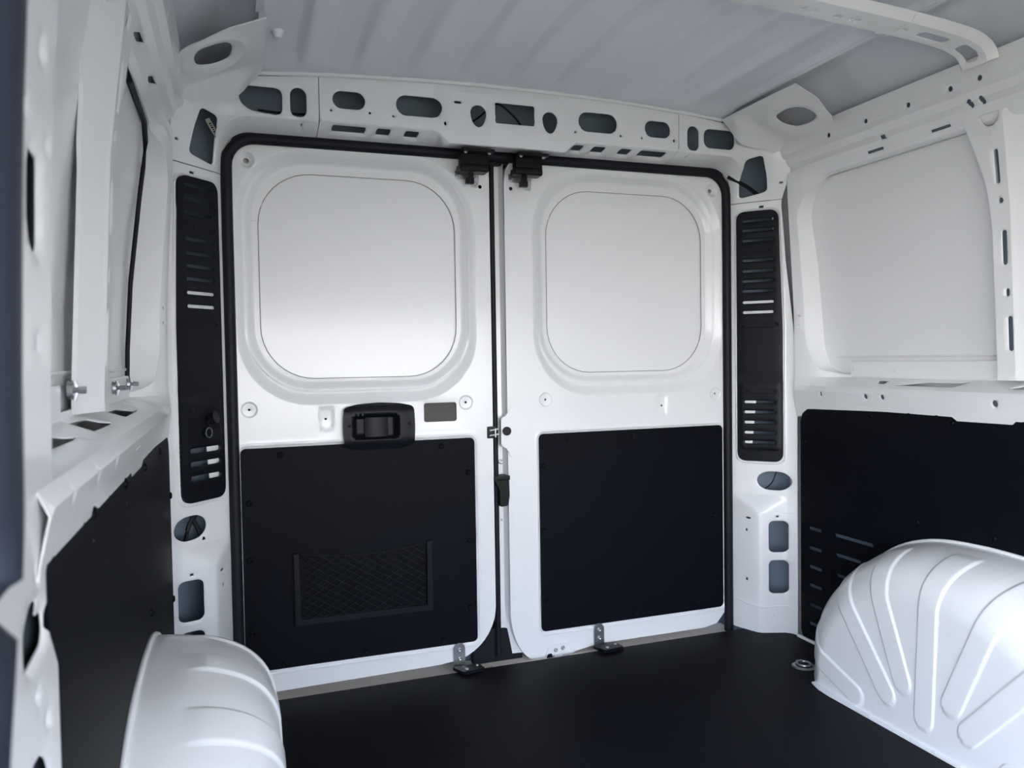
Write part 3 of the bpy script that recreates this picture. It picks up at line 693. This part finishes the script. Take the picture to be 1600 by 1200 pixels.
# near post at the side door opening
t = empty('door_post', (-.93, -1.47, 0)); tag(t, 'white perforated post in the blurred left foreground beside a dark seal', 'post')
def npx(y, z):
    x = -.930+.028*smooth(.85, 1.5, z)
    return (x, y, z)
Lr = [(0, -1.45), (.568, -1.4545), (.644, -1.4556), (.732, -1.4626), (.789, -1.4637), (.90, -1.456), (.985, -1.456), (1.067, -1.462), (1.149, -1.4675), (1.233, -1.462), (1.6, -1.45)]
Rr = [(0, -1.86), (.55, -1.78), (.66, -1.74), (.72, -1.71), (.78, -1.69), (.85, -1.68), (1.0, -1.66), (1.2, -1.64), (1.6, -1.62)]
out = [(y, z) for z, y in Lr]+[(y, z) for z, y in Rr[::-1]]
holes = [rpoly([(-1.5121, 1.1832), (-1.5015, 1.1754), (-1.5084, 1.1614), (-1.5208, 1.1682)], .006), rpoly([(-1.5565, 1.1179), (-1.5501, 1.1151), (-1.5551, 1.1087), (-1.5614, 1.1116)], .003),
         rpoly([(-1.4829, 1.1062), (-1.4751, 1.1039), (-1.4815, 1.0974), (-1.4891, 1.1003)], .003),
         rpoly([(-1.542, 1.0856), (-1.5321, 1.0882), (-1.5009, 1.0847), (-1.4927, 1.0161), (-1.5012, 1.0071), (-1.5322, 1.0157), (-1.5418, 1.0315), (-1.546, 1.0699)], .006),
         rrect(-1.503, -1.494, .930, .940, .001), rrect(-1.529, -1.521, .746, .757, .001), rrect(-1.487, -1.479, .742, .753, .001),
         rpoly([(-1.5235, .7295), (-1.5027, .7155), (-1.4988, .6954), (-1.5072, .6874), (-1.5624, .6816), (-1.5743, .6934), (-1.575, .7154), (-1.5554, .7287)], .008),
         rpoly([(-1.5364, .6599), (-1.5309, .6525), (-1.5379, .6502), (-1.5432, .6575)], .003), rpoly([(-1.5068, .6297), (-1.4977, .6259), (-1.5037, .6187), (-1.5127, .6226)], .002),
         rpoly([(-1.5253, .6030), (-1.5037, .5900), (-1.4918, .5692), (-1.52, .55), (-1.5603, .5734), (-1.5667, .6060)], .008)]
sheet('post_face', out, npx, WHITE, t, holes, [], step=.02, lip=.004, lipw=.006, skirt=.012, flip=False)
grid('post_shade_sheet', lambda u, v: (npx(0, lerp(0, 1.6, v))[0]-.0145, lerp(-1.40, -1.80, u), lerp(0, 1.6, v)), 4, 8, SHADEM, t)  # dark sheet added so the holes of the post look shaded
ns = tube('side_door_seal', [(-.920, y, z) for z, y in [(0, -2.0), (.3, -1.95), (.5, -1.90), (.66, -1.845), (.731, -1.818), (.756, -1.808), (.782, -1.798), (.81, -1.788), (.841, -1.78), (.908, -1.775), (1.01, -1.76), (1.065, -1.749), (1.123, -1.733), (1.2, -1.708), (1.6, -1.64)]], .038, NEARB, None, 14, sx=1.)
tag(ns, 'dark blue-black rubber seal at the far left edge, out of focus', 'seal')

# ------------------------------------------------------------------ wheel arches
Wy = [-.28, -.286, -.328, -.372, -.432, -.505, -.573, -.66, -.74, -.87]
Wz = [-.02, .02, .147, .205, .263, .325, .379, .416, .433, .439]
YC = -.87
W = list(zip(Wy, Wz)); W = W+[(2*YC-y, z) for y, z in W[-2::-1]]
Sq = [(-.505, -.02), (-.512, .06), (-.535, .140), (-.575, .205), (-.63, .258), (-.70, .296), (-.78, .318), (-.87, .325)]
Sq = Sq+[(2*YC-y, z) for y, z in Sq[-2::-1]]
def curve(P):
    P = [Vector(p) for p in P]; d = [0]
    for a, b in zip(P, P[1:]): d.append(d[-1]+(b-a).length)
    d = np.array(d)/d[-1]; X = [p.x for p in P]; Z = [p.y for p in P]
    def f(t):
        # light smoothing over the polyline
        s_ = 0; ax = az = 0
        for k, wgt in ((-.035, 1), (-.018, 2), (0, 3), (.018, 2), (.035, 1)):
            q = min(1, max(0, t+k*min(1, t*20, (1-t)*20))); ax += wgt*np.interp(q, d, X); az += wgt*np.interp(q, d, Z); s_ += wgt
        return ax/s_, az/s_
    return f
Wf, Sf = curve(W), curve(Sq)
NU, NV = 400, 110
def arch_grid():
    T = np.linspace(0, 1, NU+1); Wt = np.array([Wf(t) for t in T]); St = np.array([Sf(t) for t in T])
    wy, wz = Wt[:, :1], Wt[:, 1:]; sy, sz = St[:, :1], St[:, 1:]
    k1 = np.linspace(0, 1, NV//2+1)[None]; k2 = np.linspace(0, 1, NV//2+1)[None, 1:]
    sm = np.clip((wz-.02)/.32, 0, 1); sm = sm*sm*(3-2*sm); kk = .74-.36*sm; kz = .45-.40*np.clip(sz/.10, 0, 1)
    p1y = wy+(sy-wy)*kk; p1z = wz+(sz-wz)*kz
    X1 = (1-k1)**2*.93+2*k1*(1-k1)*.738+k1*k1*.722+0*wy; Y1 = (1-k1)**2*wy+2*k1*(1-k1)*p1y+k1*k1*sy; Z1 = (1-k1)**2*wz+2*k1*(1-k1)*p1z+k1*k1*sz
    by_ = sy+(YC-sy)*((sz+.02)/(sz+.10))*.95
    X2 = .722+(.708-.722)*k2+0*wy; Y2 = sy+(by_-sy)*k2; Z2 = sz+(-.02-sz)*k2
    P = np.stack([np.hstack([X1, X2]), np.hstack([Y1, Y2]), np.hstack([Z1, Z2])], 2)
    n = np.cross(np.gradient(P, axis=0), np.gradient(P, axis=1)); L = np.linalg.norm(n, axis=2, keepdims=True); n = n/np.maximum(L, 1e-9)
    ref = P-np.array([.90, YC, .05]); sg = np.sign((n*ref).sum(2, keepdims=True)); n = n*sg
    q = np.linspace(0, 1, NV+1)[None]
    H = np.zeros(P.shape[:2]); HW = .0285
    ends = [(.085, -.655, .035), (.262, -.757, .080), (.372, -.803, .125), (.5, -.868, .065), (.625, -.94, .125), (.738, -.985, .080), (.915, -1.085, .035)]
    for c_, ey, ez in ends:
        s0 = np.array(Sf(c_)); e0 = np.array((ey, ez)); dv = e0-s0; l2 = (dv**2).sum()
        yz = P[:, :, 1:]; t_ = np.clip(((yz-s0)@dv)/l2, -9, 1); dist = np.linalg.norm(yz-s0-t_[..., None]*dv, axis=2)/HW
        du = np.abs(T[:, None]-c_)*1.136/HW
        w_ = np.clip((q-.44)/.10, 0, 1); w_ = w_*w_*(3-2*w_)
        dd = du*(1-w_)+dist*w_
        m_ = 1-np.clip((dd-.84)/.16, 0, 1)**1.0; st_ = np.clip((q-.10)/.05, 0, 1)
        H = np.maximum(H, m_*m_*(3-2*m_)*st_)
    return P+n*(.0042*H)[..., None]
AG = arch_grid()
def arch(s, lab):
    V3 = (AG*np.array([s, 1, 1])).reshape(-1, 3); F = []
    for i in range(NU):
        for j in range(NV):
            a_ = i*(NV+1)+j; q = (a_, a_+NV+1, a_+NV+2, a_+1); F.append(q if s > 0 else q[::-1])
    me = bpy.data.meshes.new('wheel_arch'); me.from_pydata(V3.tolist(), [], F); me.polygons.foreach_set('use_smooth', [True]*len(F)); me.update()
    o = bpy.data.objects.new('wheel_arch', me); C.objects.link(o); me.materials.append(WHITE)
    tag(o, lab, 'wheel arch')
    # rolled rim at the wall and welded foot flange on the floor
    tube('wall_rim', [(s*.926, Wf(t)[0], Wf(t)[1]+.001) for t in np.linspace(0, 1, 60)], .0055, WHITE, o, 8)
    yb = [(-.49, .715), (-.53, .703), (-.57, .699), (-1.17, .699), (-1.21, .703), (-1.25, .715)]
    bm = bmesh.new(); a = [bm.verts.new((s*x, y, .0045)) for y, x in yb]; b = [bm.verts.new((s*(x+.03), y, .0055)) for y, x in yb]; c2 = [bm.verts.new((s*(x-.001), y, -.004)) for y, x in yb]
    for i in range(len(yb)-1):
        bm.faces.new((a[i], b[i], b[i+1], a[i+1])); bm.faces.new((c2[i], a[i], a[i+1], c2[i+1]))
    bmesh.ops.recalc_face_normals(bm, faces=bm.faces[:]); mesh_from(bm, 'foot_flange', WHITE, o, 40)
    for y in np.arange(-.58, -1.2, -.065): 
        q = rivet((0, 0, 0), (0, 0, 1), WHITE, o, 'weld_dimple', .004, .0012); q.location = (s*.706, y, .0046)
    return o
arch(1, 'white ribbed wheel arch against the right wall')
arch(-1, 'white ribbed wheel arch at the lower left of the left wall')

# ------------------------------------------------------------------ floor, sill, roof
fl = bmesh.new(); addbox(fl, (0, -1.575, -.0075), (1.86, 3.05, .015), .001); flo = mesh_from(fl, 'floor', FLOORM); tag(flo, kind='structure')
sl = sheet('trim_1', [(-.80, -.10), (.80, -.10), (.80, .07), (-.80, .07)], lambda x, y: (x, y, -.012-.006*smooth(-.06, .0, y)), CREAM, None, [], [], step=.05, flip=False); tag(sl, kind='structure')
for x in (-.60, -.30, -.06, .02, .33, .56): box('sill_rib', (x, -.03, -.0135), (.010, .05, .003), CREAM, sl, .001)
und = grid('trim_2', lambda u, v: (lerp(-1.04, 1.04, u), lerp(.085, -3.1, v), -.045), 2, 2, CAVITY); tag(und, kind='structure')
RIBX = [-.600, -.455, -.312, -.170, -.028, .115, .262, .408, .555]
def rz(x, y):
    z0 = rz0(x, y); return lerp(z0, hdtop(x)+.007, smooth(-.24, -.10, y))
def rz0(x, y):
    z = 1.700-.022*(x/.7)**2
    g_ = 0
    for r in RIBX:
        d = x-r; g_ = max(g_, smooth(.050, .018, abs(d-.0)) if False else 0)
    # pressed plateaus between narrow sloped flanks
    ph = ((x+.600+.1289) % .1432)/.1432
    v = smooth(.0, .45, ph)*(1-smooth(.80, 1.0, ph))
    fade = smooth(-.115, -.17, y)
    return z+(.016*v*fade)
rx = []
for k in range(-1, 10):
    for q in (0, .04, .06, .10, .14, .2, .3, .4, .5, .55, .7, .9, .94): rx.append(-.600+.1432*(k+q))
rx = sorted(set([-.705, .705]+[x for x in rx if -.705 < x < .705]))
ry = [-.098, -.115, -.13, -.15, -.17, -.2, -.4, -.8, -1.2, -2.0, -3.1]
bm = bmesh.new(); g = [[bm.verts.new((x, y, rz(x, y))) for y in ry] for x in rx]
for i in range(len(rx)-1):
    for j in range(len(ry)-1): bm.faces.new((g[i][j], g[i+1][j], g[i+1][j+1], g[i][j+1]))
ceil = mesh_from(bm, 'ceiling', ROOFW, None, 40); tag(ceil, kind='structure')
for s in (-1, 1):
    def sf(u, v, s=s):
        x = interp(u, [0, .15, .5, .8, 1], [.700, .712, .80, .87, .945]); z = interp(u, [0, .15, .5, .8, 1], [1.688, 1.712, 1.708, 1.668, 1.585]); return (s*x, lerp(.05, -3.1, v), z)
    grid('roof_side', sf, 12, 4, ROOFW, ceil, flip=(s < 0))
    bm = bmesh.new(); addbox(bm, (s*.703, -1.72, 1.683), (.020, 2.6, .004), .0015); mesh_from(bm, 'roof_lip', ROOFW, ceil)
grid('roof_end', lambda u, v: (lerp(-.95, .95, u), .05, lerp(1.52, 1.74, v)), 2, 2, CAVITY, ceil)
grid('roof_outer_skin', lambda u, v: (lerp(-1.04, 1.04, u), lerp(.09, -3.1, v), 1.735), 2, 2, CAVITY, ceil)
for x, y in ((-.66, -.30), (.70, -.31)):
    cyl('roof_stud', (x, y, 1.695), (x, y, 1.677), .016, ROOFW, ceil, r1=.008)

# corner gussets under the roof
for s, lab in ((-1, 'white corner gusset with an oval hole under the roof, upper left'), (1, 'white corner gusset with an oval hole under the roof, upper right')):
    def gf(x, y):
        z = 1.655-.075*(x-.69)/.18
        z -= .008*smooth(-.16, -.24, y)*smooth(-.245, -.205, y) if False else 0
        d = math.hypot((x-.800)/.056, (y+.328)/.078); z -= .004*smooth(1.0, 1.16, d)*(1-smooth(1.25, 1.5, d))
        z -= .045*smooth(-.20, -.12, y)*smooth(.69, .76, x)
        return (s*x, y, z)
    out = rpoly([(.900, -.150), (.885, -.33), (.869, -.405), (.845, -.425), (.765, -.458), (.690, -.458), (.690, -.115), (.76, -.125), (.84, -.15)], .006, 3)
    hole = rpoly([(.842, -.350), (.838, -.285), (.80, -.262), (.765, -.275), (.757, -.345), (.775, -.392), (.825, -.392)], .026)
    g_ = sheet('corner_gusset', out, gf, WHITE, None, [hole], [ell(.80, -.328, .056*k_, .078*k_, 24) for k_ in (1.0, 1.16, 1.25, 1.45)]+[ rpoly([(.70, -.20), (.88, -.20), (.88, -.16), (.70, -.16)], .004, 2)], step=.02, lip=.004, lipw=.005, thick=.003, flip=(s > 0))
    tag(g_, lab, 'gusset')

# roof bow: hollow cross member that bends down onto the side rails
rb = empty('roof_bow', (0, -.86, 1.64)); tag(rb, 'white roof cross member with slots bending down onto the right side rail', 'roof bow')
def bowp(a):   # centre line: a = arc parameter 0..1 from centre to foot
    pts = [(0, 1.668), (.35, 1.662), (.60, 1.650), (.70, 1.643), (.765, 1.637), (.81, 1.630), (.845, 1.617), (.862, 1.600), (.870, 1.580)]
    d = [0]
    for p, q in zip(pts, pts[1:]): d.append(d[-1]+math.hypot(q[0]-p[0], q[1]-p[1]))
    L_ = d[-1]; return float(np.interp(a*L_, d, [p[0] for p in pts])), float(np.interp(a*L_, d, [p[1] for p in pts])), L_
BL = bowp(0)[2]
def bowf(u, v):    # u signed length from centre, v across (y)
    a = min(1, abs(u)/BL); x, z, _ = bowp(a); x2, z2, _ = bowp(min(1, a+.01)); x1, z1, _ = bowp(max(0, a-.01))
    tx, tz = x2-x1, z2-z1; L_ = math.hypot(tx, tz); nx_, nz_ = tz/L_, -tx/L_      # inward/down normal
    h = .018*smooth(-.048, -.036, v)-.018*0
    h = .016*(smooth(-.052, -.034, v))*(1-smooth(.030, .046, v))
    sgn = 1 if u >= 0 else -1
    return (sgn*(x+nx_*h), -.872+v, z+nz_*h)
out = [(-BL, -.052), (BL, -.052), (BL, .046), (-BL, .046)]
holes = []
for sg in (-1, 1):
    def hu(a, b): return (sg*a, sg*b) if sg > 0 else (-b, -a)
    a, b = hu(.690, .775); holes.append(rrect(a, b, -.012, .014, .010))
    a, b = hu(.815, .880); holes.append(rrect(a, b, -.016, .018, .012))
    a, b = hu(.640, .655); holes.append(rrect(a, b, -.006, .004, .004))
    for c_, w_ in ((.470, .010), (.505, .004), (.520, .006), (.375, .006), (.405, .006), (.20, .008), (.25, .005), (.10, .006)):
        a, b = hu(c_-w_, c_+w_); holes.append(rrect(a, b, -.004+.004, .012, .003))
sheet('bow_sheet', out, bowf, WHITE, rb, holes, [[(-BL+.01, v), (BL-.01, v), (BL-.01, v+.0006), (-BL+.01, v+.0006)] for v in (-.044, -.035, .031, .038)], step=.02, lip=.002, lipw=.003, thick=.002, flip=True)
tube('bow_joint', [(.630, -.872+v, bowf(.634, v)[2]-.001) for v in np.linspace(-.05, .045, 8)], .002, WHITE, rb, 6)
box('bow_clip', (.612, -.835, 1.640), (.022, .016, .008), WHITE, rb, .002)

# cables behind the header holes
def cable(name, pts, lab, r=.0022):
    P = []; pts = [Vector(p) for p in pts]
    for i in range(len(pts)-1):
        p0, p1, p2, p3 = pts[max(0, i-1)], pts[i], pts[i+1], pts[min(len(pts)-1, i+2)]
        for k in range(6):
            t = k/6; P.append(.5*((2*p1)+(-p0+p2)*t+(2*p0-5*p1+4*p2-p3)*t*t+(-p0+3*p1-3*p2+p3)*t**3))
    P.append(pts[-1]); o = tube(name, P, r, RUBBER, None, 6); tag(o, lab, 'cable'); return o
cable('cable', [(-.70, -.07, 1.575), (-.62, -.065, 1.574), (-.5, -.06, 1.583), (-.34, -.06, 1.60), (-.22, -.06, 1.585), (-.12, -.06, 1.595), (-.06, -.06, 1.64), (-.03, -.06, 1.655), (.02, -.06, 1.62), (.05, -.06, 1.58)], 'thin black cable seen through the holes of the header rail', .003)
cable('cable', [(.78, -.02, 1.505), (.83, -.05, 1.47), (.87, -.075, 1.43)], 'thick black cable inside the hole at the upper right corner of the doors', .007)
cable('cable', [(.875, -.08, .47), (.90, -.085, .490), (.915, -.09, .53)], 'short black cable in the oval hole low on the right rear pillar', .002)
cable('cable', [(-.905, -.08, .46), (-.895, -.07, .50), (-.875, -.06, .53)], 'black cable in the oval hole low on the left rear pillar, left strand', .006)
cable('cable', [(-.862, -.08, .46), (-.875, -.07, .49), (-.893, -.06, .53)], 'black cable in the oval hole low on the left rear pillar, right strand', .006)

# tie-down ring in the floor by the right arch
td = empty('tie_down_ring', (.776, -.385, 0)); tag(td, 'chrome tie-down ring set in the floor beside the right wheel arch', 'tie-down')
cyl('cup', (.776, -.385, .0005), (.776, -.385, .004), .034, STEEL, td, r1=.030, n=28)
cyl('cup_well', (.776, -.385, .0038), (.776, -.385, .0046), .024, BLKM, td, n=24)
tube('ring', [(.776+.019*math.cos(a), -.385+.019*math.sin(a), .008) for a in np.linspace(0, 2*PI, 22)[:-1]], .0035, STEEL, td, 8, closed=True)
box('pivot', (.776, -.366, .008), (.022, .008, .008), STEEL, td, .002)
